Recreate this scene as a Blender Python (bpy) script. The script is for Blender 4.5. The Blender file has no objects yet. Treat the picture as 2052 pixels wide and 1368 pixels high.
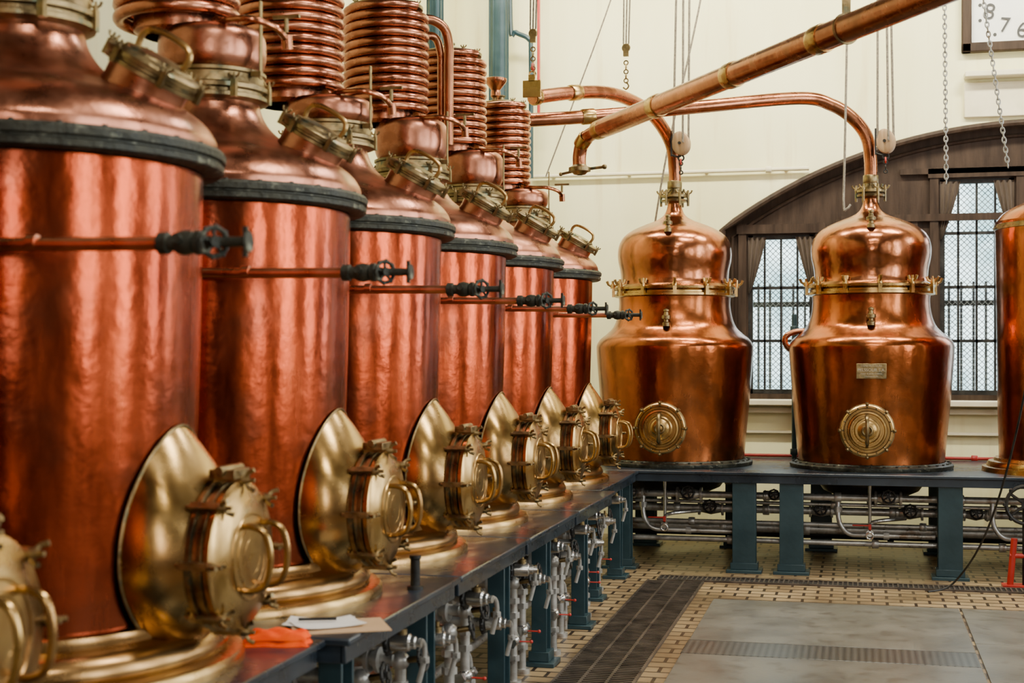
import bpy, bmesh, math, random
from mathutils import Matrix, Vector
random.seed(4)
pi=math.pi
scene=bpy.context.scene
COL=scene.collection

# ------------------------------------------------------------------ materials
def newmat(name):
    m=bpy.data.materials.new(name); m.use_nodes=True
    nt=m.node_tree; b=nt.nodes['Principled BSDF']
    return m,nt,b
def N(nt,t,**k):
    n=nt.nodes.new(t)
    for a,v in k.items(): setattr(n,a,v)
    return n
def surf(name,c1,c2,metal=0.0,r1=0.3,r2=0.5,scale=(6,6,6),detail=6,bump=0.0,bscale=40,spots=None,lo=0.35,hi=0.65,coat=0.0,wav=None,spec=None):
    m,nt,b=newmat(name); L=nt.links.new
    if spec is not None: b.inputs['Specular IOR Level'].default_value=spec
    tc=N(nt,'ShaderNodeTexCoord'); mp=N(nt,'ShaderNodeMapping'); mp.inputs['Scale'].default_value=scale
    L(tc.outputs['Object'],mp.inputs['Vector'])
    no=N(nt,'ShaderNodeTexNoise'); no.inputs['Scale'].default_value=1; no.inputs['Detail'].default_value=detail; no.inputs['Roughness'].default_value=0.6
    L(mp.outputs[0],no.inputs['Vector'])
    cr=N(nt,'ShaderNodeValToRGB'); cr.color_ramp.elements[0].position=lo; cr.color_ramp.elements[1].position=hi
    cr.color_ramp.elements[0].color=(*c1,1); cr.color_ramp.elements[1].color=(*c2,1)
    L(no.outputs['Fac'],cr.inputs[0])
    col=cr.outputs[0]
    if spots:
        sc,scl,th=spots[:3]
        n2=N(nt,'ShaderNodeTexNoise'); n2.inputs['Scale'].default_value=scl; n2.inputs['Detail'].default_value=8
        L(tc.outputs['Object'],n2.inputs['Vector'])
        r=N(nt,'ShaderNodeMapRange'); r.inputs[1].default_value=th; r.inputs[2].default_value=th+0.12
        r.inputs[4].default_value=spots[3] if len(spots)>3 else 1.0
        L(n2.outputs['Fac'],r.inputs[0])
        mx=N(nt,'ShaderNodeMix',data_type='RGBA'); mx.inputs['B'].default_value=(*sc,1)
        L(r.outputs[0],mx.inputs['Factor']); L(col,mx.inputs['A']); col=mx.outputs['Result']
    L(col,b.inputs['Base Color'])
    b.inputs['Metallic'].default_value=metal
    mr=N(nt,'ShaderNodeMapRange'); mr.inputs[1].default_value=0.3; mr.inputs[2].default_value=0.7; mr.inputs[3].default_value=r1; mr.inputs[4].default_value=r2
    L(no.outputs['Fac'],mr.inputs[0]); L(mr.outputs[0],b.inputs['Roughness'])
    b.inputs['Coat Weight'].default_value=coat
    prev=None
    if wav:
        mp3=N(nt,'ShaderNodeMapping'); mp3.inputs['Scale'].default_value=wav[0]; L(tc.outputs['Object'],mp3.inputs[0])
        n4=N(nt,'ShaderNodeTexNoise'); n4.inputs['Scale'].default_value=1; n4.inputs['Detail'].default_value=3; L(mp3.outputs[0],n4.inputs['Vector'])
        bp=N(nt,'ShaderNodeBump'); bp.inputs['Strength'].default_value=wav[1]; bp.inputs['Distance'].default_value=0.04
        L(n4.outputs['Fac'],bp.inputs['Height']); prev=bp
    if bump>0:
        n3=N(nt,'ShaderNodeTexNoise'); n3.inputs['Scale'].default_value=bscale; n3.inputs['Detail'].default_value=3
        L(tc.outputs['Object'],n3.inputs['Vector'])
        bp=N(nt,'ShaderNodeBump'); bp.inputs['Strength'].default_value=bump; bp.inputs['Distance'].default_value=0.01
        L(n3.outputs['Fac'],bp.inputs['Height'])
        if prev: L(prev.outputs[0],bp.inputs['Normal'])
        prev=bp
    if prev: L(prev.outputs[0],b.inputs['Normal'])
    return m
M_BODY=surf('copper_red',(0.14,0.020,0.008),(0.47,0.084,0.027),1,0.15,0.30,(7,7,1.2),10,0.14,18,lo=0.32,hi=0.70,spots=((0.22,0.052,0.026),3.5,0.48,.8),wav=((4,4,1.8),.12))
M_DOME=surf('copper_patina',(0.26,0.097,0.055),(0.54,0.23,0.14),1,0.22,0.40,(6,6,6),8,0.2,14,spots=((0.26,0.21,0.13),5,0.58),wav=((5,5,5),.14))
M_COIL=surf('copper_coil',(0.32,0.11,0.058),(0.56,0.235,0.13),1,0.17,0.36,(9,9,9),6,0.06,20)
M_ROD=surf('bright_copper',(0.50,0.21,0.125),(0.72,0.36,0.24),1,0.24,0.38,(9,9,9),6,0.06,20)
M_BACK=surf('copper_brown',(0.26,0.068,0.020),(0.49,0.150,0.045),1,0.16,0.30,(5,5,1.6),10,0.14,18,spots=((0.23,0.078,0.028),4,0.50,.75),wav=((4,4,2.5),.13))
M_BACKU=surf('copper_rosy',(0.31,0.10,0.04),(0.55,0.21,0.095),1,0.14,0.30,(5,5,3),10,0.14,16,spots=((0.27,0.105,0.042),5,0.50,.75),wav=((4,4,4),.15))
M_PIPE=surf('copper_pipe',(0.28,0.10,0.046),(0.52,0.21,0.11),1,0.18,0.34,(6,6,6),8,0.10,16,spots=((0.24,0.11,0.055),6,0.54,.8))
M_BRASS=surf('brass',(0.35,0.215,0.068),(0.56,0.375,0.145),1,0.20,0.35,(5,5,5),8,0.08,14,spots=((0.28,0.155,0.06),3,0.50,.8),wav=((4,4,4),.05))
M_BRASSD=surf('aged_brass',(0.12,0.09,0.045),(0.36,0.265,0.125),1,0.26,0.5,(14,14,14),8,0.2,40,spots=((0.12,0.15,0.105),16,0.58))
M_VERD=surf('dark_bronze',(0.014,0.017,0.013),(0.050,0.052,0.038),0.5,0.4,0.65,(14,14,14),8,0.5,50,spots=((0.19,0.20,0.15),24,0.60))
M_PLAT=surf('blue_black_paint',(0.010,0.017,0.026),(0.024,0.037,0.052),0.1,0.2,0.42,(3,3,3),8,0.05,30,coat=0.2)
M_TEAL=surf('teal_iron_paint',(0.012,0.036,0.046),(0.025,0.058,0.070),0.1,0.3,0.5,(5,5,5),6,0.1,30,spots=((0.06,0.055,0.045),12,0.66))
M_GREY=surf('galvanized_steel',(0.28,0.28,0.265),(0.54,0.54,0.515),0.62,0.24,0.42,(12,12,12),8,0.12,40,spots=((0.21,0.155,0.11),9,0.56))
M_BLACK=surf('black_iron',(0.012,0.012,0.012),(0.04,0.04,0.038),0.6,0.35,0.55,(10,10,10),4,0.2,50)
M_RED=surf('red_paint',(0.34,0.013,0.01),(0.48,0.03,0.018),0,0.3,0.45,(5,5,5))
M_ROPE=surf('hemp_rope',(0.13,0.11,0.085),(0.26,0.23,0.18),0,0.8,0.95,(60,60,60),4,0.6,120)
M_WOODL=surf('light_wood',(0.26,0.16,0.08),(0.42,0.28,0.16),0,0.4,0.6,(30,30,4))
M_WOOD=surf('dark_brown_wood',(0.023,0.0135,0.009),(0.050,0.031,0.021),0,0.5,0.62,(18,18,2),8,0.1,30,spec=.2)
M_CURT=surf('brown_curtain',(0.06,0.045,0.035),(0.11,0.085,0.068),0,0.8,0.9,(20,20,3),spec=.1)
M_WHITEP=surf('cream_gloss_paint',(0.68,0.62,0.42),(0.78,0.72,0.51),0,0.4,0.55,(4,4,4))
M_CEILW=surf('timber_ceiling',(0.05,0.03,0.02),(0.10,0.06,0.04),0,0.6,0.8,(2,20,2))
M_BOARD=surf('brown_painted_boards',(0.09,0.06,0.04),(0.16,0.11,0.075),0,0.5,0.7,(8,8,1))
M_PAPER=surf('paper',(0.80,0.80,0.76),(0.86,0.86,0.82),0,0.7,0.8)
M_KRAFT=surf('kraft_board',(0.50,0.33,0.18),(0.58,0.40,0.23),0,0.7,0.8)
M_ORANGE=surf('orange_cloth',(0.85,0.06,0.0),(0.95,0.10,0.0),0,0.8,0.9,(20,20,20),spec=.1)
M_GRATE=surf('rusty_grate',(0.06,0.05,0.043),(0.14,0.112,0.09),0.6,0.35,0.55,(8,8,8))
M_INK=surf('black_ink',(0.02,0.02,0.02),(0.03,0.03,0.03),0,0.5,0.6)
M_ENGR=surf('faint_engraving',(0.42,0.37,0.27),(0.50,0.45,0.34),0.3,0.5,0.6)
M_PITSHADE=surf('pit_shade',(0.010,0.008,0.007),(0.018,0.015,0.013),0,0.7,0.9)  # near-black colour standing in for the shade below the grates
M_CHROME=surf('polished_steel',(0.4,0.4,0.385),(0.58,0.58,0.56),0.9,0.15,0.25)

def wall_mat(name,a,bc,st):
    m,nt,b=newmat(name); L=nt.links.new
    tc=N(nt,'ShaderNodeTexCoord'); 
    mp=N(nt,'ShaderNodeMapping'); mp.inputs['Scale'].default_value=(1.6,1.6,0.5); L(tc.outputs['Object'],mp.inputs[0])
    n1=N(nt,'ShaderNodeTexNoise'); n1.inputs['Scale'].default_value=1; n1.inputs['Detail'].default_value=8; L(mp.outputs[0],n1.inputs[0])
    cr=N(nt,'ShaderNodeValToRGB'); cr.color_ramp.elements[0].color=(*a,1); cr.color_ramp.elements[1].color=(*bc,1)
    cr.color_ramp.elements[0].position=0.3; cr.color_ramp.elements[1].position=0.6
    L(n1.outputs['Fac'],cr.inputs[0])
    mp2=N(nt,'ShaderNodeMapping'); mp2.inputs['Scale'].default_value=(9,9,0.7); L(tc.outputs['Object'],mp2.inputs[0])
    n2=N(nt,'ShaderNodeTexNoise'); n2.inputs['Scale'].default_value=1; n2.inputs['Detail'].default_value=6; L(mp2.outputs[0],n2.inputs[0])
    r=N(nt,'ShaderNodeMapRange'); r.inputs[1].default_value=0.58; r.inputs[2].default_value=0.78; r.inputs[4].default_value=0.5; L(n2.outputs['Fac'],r.inputs[0])
    mx=N(nt,'ShaderNodeMix',data_type='RGBA'); mx.inputs['B'].default_value=(*st,1)
    L(r.outputs[0],mx.inputs['Factor']); L(cr.outputs[0],mx.inputs['A']); L(mx.outputs['Result'],b.inputs['Base Color'])
    b.inputs['Roughness'].default_value=0.75
    return m
M_WALL=wall_mat('cream_plaster',(0.74,0.70,0.385),(0.85,0.82,0.50),(0.58,0.43,0.17))
M_WALLR=wall_mat('dimmed_plaster',(0.20,0.15,0.09),(0.27,0.21,0.13),(0.2,0.14,0.08))  # plaster colour darkened so the copper reflects a dim room
def tile_mat():
    m,nt,b=newmat('brown_floor_tile'); L=nt.links.new
    tc=N(nt,'ShaderNodeTexCoord')
    br=N(nt,'ShaderNodeTexBrick'); br.inputs['Scale'].default_value=1; br.inputs['Brick Width'].default_value=0.18; br.inputs['Row Height'].default_value=0.12
    br.inputs['Mortar Size'].default_value=0.010; br.inputs['Color1'].default_value=(0.36,0.265,0.145,1); br.inputs['Color2'].default_value=(0.26,0.18,0.095,1); br.inputs['Mortar'].default_value=(0.025,0.016,0.010,1)
    L(tc.outputs['Object'],br.inputs['Vector'])
    n1=N(nt,'ShaderNodeTexNoise'); n1.inputs['Scale'].default_value=1.3; n1.inputs['Detail'].default_value=10; L(tc.outputs['Object'],n1.inputs[0])
    r=N(nt,'ShaderNodeMapRange'); r.inputs[1].default_value=0.44; r.inputs[2].default_value=0.64; r.inputs[4].default_value=0.65; L(n1.outputs['Fac'],r.inputs[0])
    mx=N(nt,'ShaderNodeMix',data_type='RGBA'); mx.inputs['B'].default_value=(0.085,0.052,0.028,1)
    L(r.outputs[0],mx.inputs['Factor']); L(br.outputs[0],mx.inputs['A']); L(mx.outputs['Result'],b.inputs['Base Color'])
    rr=N(nt,'ShaderNodeMapRange'); rr.inputs[1].default_value=0.4; rr.inputs[2].default_value=0.6; rr.inputs[3].default_value=0.5; rr.inputs[4].default_value=0.28; L(n1.outputs['Fac'],rr.inputs[0]); L(rr.outputs[0],b.inputs['Roughness'])
    b.inputs['Specular IOR Level'].default_value=0.35
    bp=N(nt,'ShaderNodeBump'); bp.inputs['Strength'].default_value=0.6; bp.inputs['Distance'].default_value=0.005; bp.invert=True
    L(br.outputs['Fac'],bp.inputs['Height']); L(bp.outputs[0],b.inputs['Normal'])
    return m
M_TILE=tile_mat()
M_SLAB=surf('worn_grey_slab',(0.105,0.10,0.085),(0.165,0.158,0.135),0.0,0.28,0.42,(2.5,2.5,2.5),12,0.08,40,spots=((0.085,0.075,0.060),9,0.54,.7),spec=.35)
def tread_mat():
    m,nt,b=newmat('tread_metal'); L=nt.links.new
    tc=N(nt,'ShaderNodeTexCoord'); mp=N(nt,'ShaderNodeMapping'); mp.inputs['Rotation'].default_value=(0,0,pi/4); L(tc.outputs['Object'],mp.inputs[0])
    ch=N(nt,'ShaderNodeTexChecker'); ch.inputs['Scale'].default_value=38; L(mp.outputs[0],ch.inputs[0])
    ch.inputs['Color1'].default_value=(0.05,0.05,0.048,1); ch.inputs['Color2'].default_value=(0.13,0.13,0.12,1)
    L(ch.outputs[0],b.inputs['Base Color']); b.inputs['Metallic'].default_value=0.5; b.inputs['Roughness'].default_value=0.35
    bp=N(nt,'ShaderNodeBump'); bp.inputs['Strength'].default_value=0.5; bp.inputs['Distance'].default_value=0.005; L(ch.outputs['Fac'],bp.inputs['Height']); L(bp.outputs[0],b.inputs['Normal'])
    return m
M_TREAD=tread_mat()
def mesh_mat():
    m,nt,b=newmat('wire_screen'); L=nt.links.new
    tc=N(nt,'ShaderNodeTexCoord')
    facs=[]
    for rot in (pi/4,-pi/4):
        mp=N(nt,'ShaderNodeMapping'); mp.inputs['Rotation'].default_value=(0,rot,0); L(tc.outputs['Object'],mp.inputs[0])
        w=N(nt,'ShaderNodeTexWave'); w.bands_direction='X'; w.inputs['Scale'].default_value=9; L(mp.outputs[0],w.inputs[0])
        g=N(nt,'ShaderNodeMath',operation='GREATER_THAN'); g.inputs[1].default_value=0.92; L(w.outputs['Fac'],g.inputs[0]); facs.append(g)
    mxm=N(nt,'ShaderNodeMath',operation='MAXIMUM'); L(facs[0].outputs[0],mxm.inputs[0]); L(facs[1].outputs[0],mxm.inputs[1])
    L(mxm.outputs[0],b.inputs['Alpha'])
    b.inputs['Base Color'].default_value=(0.14,0.16,0.17,1); b.inputs['Roughness'].default_value=0.6
    return m
M_MESH=mesh_mat()
def outside_mat():
    m,nt,b=newmat('pale_facade'); L=nt.links.new  # mottled pale blue-white, on facade and pavement alike
    tc=N(nt,'ShaderNodeTexCoord'); n=N(nt,'ShaderNodeTexNoise'); n.inputs['Scale'].default_value=1.3; n.inputs['Detail'].default_value=5; L(tc.outputs['Object'],n.inputs[0])
    cr=N(nt,'ShaderNodeValToRGB'); cr.color_ramp.elements[0].position=0.4; cr.color_ramp.elements[1].position=0.6
    cr.color_ramp.elements[0].color=(0.30,0.44,0.48,1); cr.color_ramp.elements[1].color=(0.84,0.93,0.97,1)
    L(n.outputs['Fac'],cr.inputs[0]); L(cr.outputs[0],b.inputs['Base Color'])
    return m
M_OUT=outside_mat()

# ------------------------------------------------------------------ mesh builder
def frame(p,d):
    d=Vector(d).normalized()
    q=Vector((0,0,1)).rotation_difference(d)
    return Matrix.Translation(Vector(p))@q.to_matrix().to_4x4()
def smooth(pts,k=8):
    P=[Vector(p) for p in pts]; out=[]
    n=len(P)
    for i in range(n-1):
        p0=P[max(i-1,0)];p1=P[i];p2=P[i+1];p3=P[min(i+2,n-1)]
        for j in range(k):
            t=j/k
            out.append(0.5*((2*p1)+(-p0+p2)*t+(2*p0-5*p1+4*p2-p3)*t*t+(-p0+3*p1-3*p2+p3)*t**3))
    out.append(P[-1]); return out
class MB:
    def __init__(s): s.v=[];s.f=[]
    def add(s,vs,fs,M=None):
        o=len(s.v)
        for a in vs:
            a=Vector(a); s.v.append(M@a if M else a)
        for f in fs: s.f.append([o+i for i in f])
        return s
    def lathe(s,prof,n=64,M=None,cap=False):
        vs=[];fs=[];k=len(prof)
        for (r,z) in prof:
            for i in range(n):
                a=2*pi*i/n; vs.append((r*math.cos(a),r*math.sin(a),z))
        for j in range(k-1):
            for i in range(n):
                i2=(i+1)%n; fs.append((j*n+i,j*n+i2,(j+1)*n+i2,(j+1)*n+i))
        if cap:
            fs.append(tuple(reversed(range(n)))); fs.append(tuple((k-1)*n+i for i in range(n)))
        return s.add(vs,fs,M)
    def cyl(s,p0,p1,r,r2=None,n=16):
        p0=Vector(p0);p1=Vector(p1); h=(p1-p0).length
        return s.lathe([(r,0),(r if r2 is None else r2,h)],n,frame(p0,p1-p0),True)
    def box(s,c,d,M=None):
        x,y,z=[a/2 for a in d]; c=Vector(c)
        vs=[c+Vector((sx*x,sy*y,sz*z)) for sx in(-1,1) for sy in(-1,1) for sz in(-1,1)]
        fs=[(0,1,3,2),(4,6,7,5),(0,4,5,1),(2,3,7,6),(0,2,6,4),(1,5,7,3)]
        return s.add(vs,fs,M)
    def tube(s,pts,r,n=12,closed=False):
        P=[Vector(p) for p in pts]; m=len(P); vs=[];fs=[]
        T=[]
        for i in range(m):
            if closed: t=P[(i+1)%m]-P[(i-1)%m]
            else: t=P[min(i+1,m-1)]-P[max(i-1,0)]
            T.append(t.normalized())
        up=Vector((0,0,1)) if abs(T[0].z)<0.9 else Vector((1,0,0))
        nrm=(up-T[0]*up.dot(T[0])).normalized()
        for i in range(m):
            if i>0:
                nrm=(nrm-T[i]*nrm.dot(T[i]))
                nrm.normalize()
            b=T[i].cross(nrm); rr=r[i] if isinstance(r,(list,tuple)) else r
            for j in range(n):
                a=2*pi*j/n; vs.append(P[i]+(nrm*math.cos(a)+b*math.sin(a))*rr)
        for i in range(m if closed else m-1):
            i2=(i+1)%m
            for j in range(n):
                j2=(j+1)%n; fs.append((i*n+j,i*n+j2,i2*n+j2,i2*n+j))
        if not closed:
            fs.append(tuple(reversed(range(n)))); fs.append(tuple((m-1)*n+j for j in range(n)))
        return s.add(vs,fs)
    def torus(s,c,ax,R,r,n=32,m=8,sx=1.0):
        M=frame(c,ax); return s.tube([M@Vector((R*sx*math.cos(2*pi*i/n),R*math.sin(2*pi*i/n),0)) for i in range(n)],r,m,True)
    def ball(s,c,r,sc=(1,1,1),M=None,n=12):
        vs=[];fs=[];k=n//2
        for j in range(k+1):
            ph=-pi/2+pi*j/k*0.998+0.001*pi
            for i in range(n):
                a=2*pi*i/n; vs.append(Vector((c[0]+r*sc[0]*math.cos(ph)*math.cos(a),c[1]+r*sc[1]*math.cos(ph)*math.sin(a),c[2]+r*sc[2]*math.sin(ph))))
        for j in range(k):
            for i in range(n):
                i2=(i+1)%n; fs.append((j*n+i,j*n+i2,(j+1)*n+i2,(j+1)*n+i))
        return s.add(vs,fs,M)
    def wing(s,p,ax,sc=1.0,side=(0,0,1)):
        M=frame(p,ax)
        s.cyl(p,M@Vector((0,0,0.05*sc)),0.008*sc,n=8)
        s.lathe([(0.016*sc,0),(0.016*sc,0.012*sc),(0.011*sc,0.03*sc)],10,M,True)
        for g in(-1,1):
            s.tube([M@Vector((g*0.008*sc,0,0.015*sc)),M@Vector((g*0.028*sc,0,0.026*sc)),M@Vector((g*0.038*sc,0,0.048*sc))],[0.007*sc,0.008*sc,0.009*sc],8)
        return s
    def wheel(s,c,ax,R,r=0.007,sp=5,hub=0.014):
        s.torus(c,ax,R,r,24,8); M=frame(c,ax)
        s.lathe([(hub,-0.012),(hub,0.012)],12,M,True)
        for i in range(sp):
            a=2*pi*i/sp; s.cyl(c,M@Vector((R*math.cos(a),R*math.sin(a),0)),r*0.8,n=6)
        for i in range(8):
            a=2*pi*i/8; s.ball(M@Vector((R*1.06*math.cos(a),R*1.06*math.sin(a),0)),r*1.3,n=6)
        return s
    def obj(s,name,mat,parent=None,loc=(0,0,0),ang=35,bevel=0,**props):
        me=bpy.data.meshes.new(name); me.from_pydata([tuple(v) for v in s.v],[],s.f)
        bm=bmesh.new(); bm.from_mesh(me); bmesh.ops.recalc_face_normals(bm,faces=bm.faces); bm.to_mesh(me); bm.free()
        me.polygons.foreach_set('use_smooth',[True]*len(me.polygons))
        me.set_sharp_from_angle(angle=math.radians(ang)); me.materials.append(mat); me.update()
        o=bpy.data.objects.new(name,me); COL.objects.link(o); o.location=loc
        if parent: o.parent=parent
        if bevel:
            md=o.modifiers.new('bevel','BEVEL'); md.width=bevel; md.segments=2; md.limit_method='ANGLE'
        for k,v in props.items(): o[k]=v
        return o
def empty(name,loc,label,cat,group=None):
    e=bpy.data.objects.new(name,None); e.empty_display_size=0.1; COL.objects.link(e); e.location=loc
    e['label']=label; e['category']=cat
    if group: e['group']=group
    return e
def copytree(o,parent=None,loc=None):
    c=o.copy(); COL.objects.link(c)
    if parent: c.parent=parent
    if loc is not None: c.location=loc
    for ch in list(o.children): copytree(ch,c)
    return c
def ring_copies(first,n,axis,c,start=1):
    for i in range(start,n):
        R=Matrix.Translation(c)@Matrix.Rotation(2*pi*i/n,4,axis)@Matrix.Translation(-Vector(c))
        o=first.copy(); COL.objects.link(o); o.parent=first.parent; o.matrix_local=R

# ------------------------------------------------------------------ row still
def build_row_still(loc):
    R=empty('pot_still',loc,'tall red copper pot still with coiled condenser and brass side door','still','copper stills along the long table')
    pr=smooth([(.516,0,.112),(.540,0,.105),(.562,0,.086),(.572,0,.060),(.566,0,.040)],4)
    MB().lathe([(.468,.152),(.486,.152),(.498,.146),(.502,.134),(.500,.118)]+[(p.x,p.z) for p in pr]+[(.590,.038),(.607,.034),(.615,.022),(.615,.0),(.56,0)],96).obj('base_ring',M_BRASS,R,label='thick stepped brass base ring')
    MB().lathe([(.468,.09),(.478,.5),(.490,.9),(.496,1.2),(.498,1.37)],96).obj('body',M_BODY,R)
    b=MB().lathe([(.490,1.374),(.545,1.374),(.556,1.380),(.558,1.395),(.550,1.400),(.550,1.404),(.561,1.408),(.563,1.425),(.556,1.435),(.530,1.440)],96)
    for i in range(30):
        a=2*pi*i/30; c,s_=math.cos(a),math.sin(a)
        b.lathe([(.008,0),(.008,.008)],6,Matrix.Translation((.544*c,.544*s_,1.432)),True)
    b.obj('rim_flange',M_VERD,R,label='dark tarnished rim flange')
    prof=smooth([(.538,0,1.438),(.535,0,1.468),(.505,0,1.512),(.45,0,1.552),(.37,0,1.585),(.29,0,1.618),(.228,0,1.660),(.188,0,1.71),(.170,0,1.76),(.166,0,1.80)],5)
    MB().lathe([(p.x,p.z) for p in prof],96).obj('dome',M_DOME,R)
    b=MB().lathe([(.165,1.765),(.185,1.77),(.200,1.775),(.200,1.788),(.186,1.793),(.186,1.803),(.200,1.808),(.202,1.822),(.19,1.828),(.185,1.85),(.185,1.862),(.193,1.867),(.193,1.878),(.17,1.885)],64)
    for i in range(6):
        a=2*pi*i/6+.3; d=Vector((math.cos(a),math.sin(a),0))
        b.box(d*0.200+Vector((0,0,1.80)),(.020,.020,.06),None)
        b.wing(d*0.204+Vector((0,0,1.83)),(0,0,1),.5)
    b.obj('neck_collar',M_BRASSD,R,label='aged brass clamp collar')
    prof=smooth([(.165,0,1.875),(.18,0,1.90),(.192,0,1.94),(.194,0,2.0),(.188,0,2.05),(.165,0,2.08),(.12,0,2.092)],4)
    MB().lathe([(p.x,p.z) for p in prof],64).obj('column_pot',M_DOME,R)
    ox=-.14; r=.2065; pit=.0475; turns=12; pts=[]
    for i in range(turns*36+1):
        a=2*pi*i/36-.4; pts.append((ox+r*math.cos(a),r*math.sin(a),2.10+pit*i/36))
    MB().tube(pts,.0228,12).obj('condenser_coil',M_COIL,R,label='stacked copper condenser coil')
    MB().lathe([(.12,2.07),(.155,2.085),(.155,2.68)],40,Matrix.Translation((ox,0,0))).obj('coil_core',M_COIL,R)
    c=MB().lathe([(.15,2.67),(.195,2.675),(.198,2.69),(.17,2.70),(.12,2.712),(.06,2.720),(.03,2.725),(.025,2.745),(.035,2.75),(.035,2.758),(.001,2.765)],40,Matrix.Translation((ox,0,0)))
    for i in range(8):
        a=2*pi*i/8; c.wing((ox+.175*math.cos(a),.175*math.sin(a),2.695),(0,0,1),.45)
    c.obj('coil_cap',M_BRASSD,R,label='aged brass cap over the coil')
    b=MB().tube(smooth([(ox+.19,-.08,2.09),(.14,-.16,2.075),(.23,-.17,2.07),(.29,-.10,2.05),(.30,-.02,2.02)],6),.012,10)
    b.lathe([(.02,0),(.02,.05)],12,frame((.30,-.03,2.04),(0,.2,-1)),True)
    b.obj('outlet_pipe',M_PIPE,R)
    b=MB().cyl((.30,-.03,2.05),(.30,-.03,2.10),.008,n=8); b.box((.30,-.03,2.105),(.10,.014,.012))
    b.obj('tap_handle',M_BRASSD,R)
    b=MB().box((.215,-.06,1.98),(.006,.022,.28)); b.box((.20,-.06,1.86),(.04,.022,.02)); b.obj('strap',M_BRASSD,R,bevel=.002)
    # hatch
    ax=Vector((math.sin(math.radians(30)),0,math.cos(math.radians(30)))); p=Vector((.325,0,1.50)); Mh=frame(p,ax)
    h=MB().lathe([(.155,-.02),(.135,.03),(.120,.06),(.114,.10),(.116,.15)],48,Mh).obj('hatch',M_DOME,R,label='slanted round filling hatch')
    l=MB().lathe([(.116,.137),(.136,.140),(.136,.150),(.130,.154),(.130,.160),(.138,.163),(.139,.176),(.13,.184),(.10,.190),(.095,.197),(.05,.205),(.001,.207)],48,Mh)
    for i in range(6):
        a=2*pi*i/6+.2; q=Vector((.142*math.cos(a),.142*math.sin(a),0))
        l.box(q+Vector((0,0,.158)),(.015,.015,.045),Mh); l.wing(Mh@(q+Vector((0,0,.178))),ax,.45)
    l.obj('hatch_lid',M_BRASSD,h,label='aged brass hatch lid with clamps')
    MB().tube(smooth([Mh@Vector(t) for t in [(-.075,0,.192),(-.08,0,.232),(-.06,0,.257),(0,0,.265),(.06,0,.257),(.08,0,.232),(.075,0,.192)]],5),.009,10).obj('hatch_handle',M_BRASS,h)
    # side door : one smooth deep cone
    zc=.32; n=96; d=MB(); vs=[];fs=[]; K=14
    def big(a,e=0.0):
        aa=.232+e; bb=(.348 if math.sin(a)>0 else .262)+e
        sh=abs(math.cos(a))**1.10*(1 if math.cos(a)>0 else -1) if math.sin(a)>0 else math.cos(a)
        y=aa*sh; z=bb*math.sin(a); return Vector((math.sqrt(max(.489**2-y*y,0)),y,zc+z))
    for k in range(K+1):
        t=k/K
        for i in range(n):
            a=2*pi*i/n; B=big(a); S=Vector((.595,.186*math.cos(a),zc+.186*math.sin(a)))
            q=B.lerp(S,t)
            q+=Vector((0.1,math.cos(a)*.9,math.sin(a)*.35))*math.sin(pi*t)*.020
            vs.append(q)
    for k in range(K):
        for i in range(n):
            i2=(i+1)%n; fs.append((k*n+i,k*n+i2,(k+1)*n+i2,(k+1)*n+i))
    d.add(vs,fs)
    door=d.obj('side_door',M_BRASS,R,label='deep flared brass side door housing',ang=80)
    MB().tube([big(2*pi*i/n,.002)+Vector((.001,0,0)) for i in range(n)],.0045,8,True).obj('housing_edge',M_BRASSD,door,label='dull soldered edge')
    Mx=frame((.035,0,zc),(1,0,0))
    MB().lathe([(.180,.552),(.188,.555),(.200,.560),(.202,.574),(.192,.578),(.192,.588),(.200,.592),(.202,.606),(.188,.612)],56,Mx).obj('door_flange',M_BRASSD,door)
    l=MB().lathe([(.188,.608),(.200,.613),(.202,.628),(.190,.638),(.165,.643),(.155,.650),(.12,.657),(.06,.662),(.001,.664)],56,Mx)
    for rr in(.05,.085,.115): l.torus((.696-rr*.03,0,zc),(1,0,0),rr,.004,32,6)
    l.obj('door_lid',M_BRASS,door,label='round brass lid with ringed relief')
    c=MB(); z=.204
    c.box((.627,0,zc+z),(.080,.020,.020)); c.cyl((.575,0,zc+z),(.690,0,zc+z),.007,n=8); c.wing((.665,0,zc+z),(1,0,0),.75)
    c1=c.obj('door_clamp',M_BRASSD,door,label='aged brass swing bolt')
    ring_copies(c1,8,'X',(0,0,zc))
    c=MB(); c.box((.630,0,zc+.222),(.075,.10,.026)); c.cyl((.630,-.07,zc+.232),(.630,.07,zc+.232),.014,n=12)
    c.obj('door_hinge',M_BRASSD,door,bevel=.002)
    for y0 in(-.05,.065):
        hd=MB().tube(smooth([(.675,y0,zc+.082),(.715,y0,zc+.086),(.752,y0,zc+.070),(.768,y0,zc+.026),(.768,y0,zc-.026),(.752,y0,zc-.070),(.715,y0,zc-.086),(.675,y0,zc-.082)],5),.009,10)
        hd.obj('door_handle',M_BRASS,door)
    # side pipe with valve
    zp=1.12; y=-.535
    pp=MB().tube(smooth([(-.30,-.37,zp+.02),(-.34,-.47,zp+.02),(-.26,y,zp+.02),(-.1,y,zp+.015),(.3,y,zp+.005),(.72,y,zp)],6),.0165,12)
    for x in(-.05,.36): pp.lathe([(.020,0),(.020,.025)],12,frame((x,y,zp+.008),(1,0,0)),True)
    pp.cyl((.05,-.47,zp+.01),(.05,y,zp+.01),.009,n=8)
    pp.obj('side_pipe',M_ROD,R)
    v=MB(); A=frame((.70,y,zp),(1,0,0))@Matrix.Diagonal((1.0,1.0,.85,1))
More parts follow.
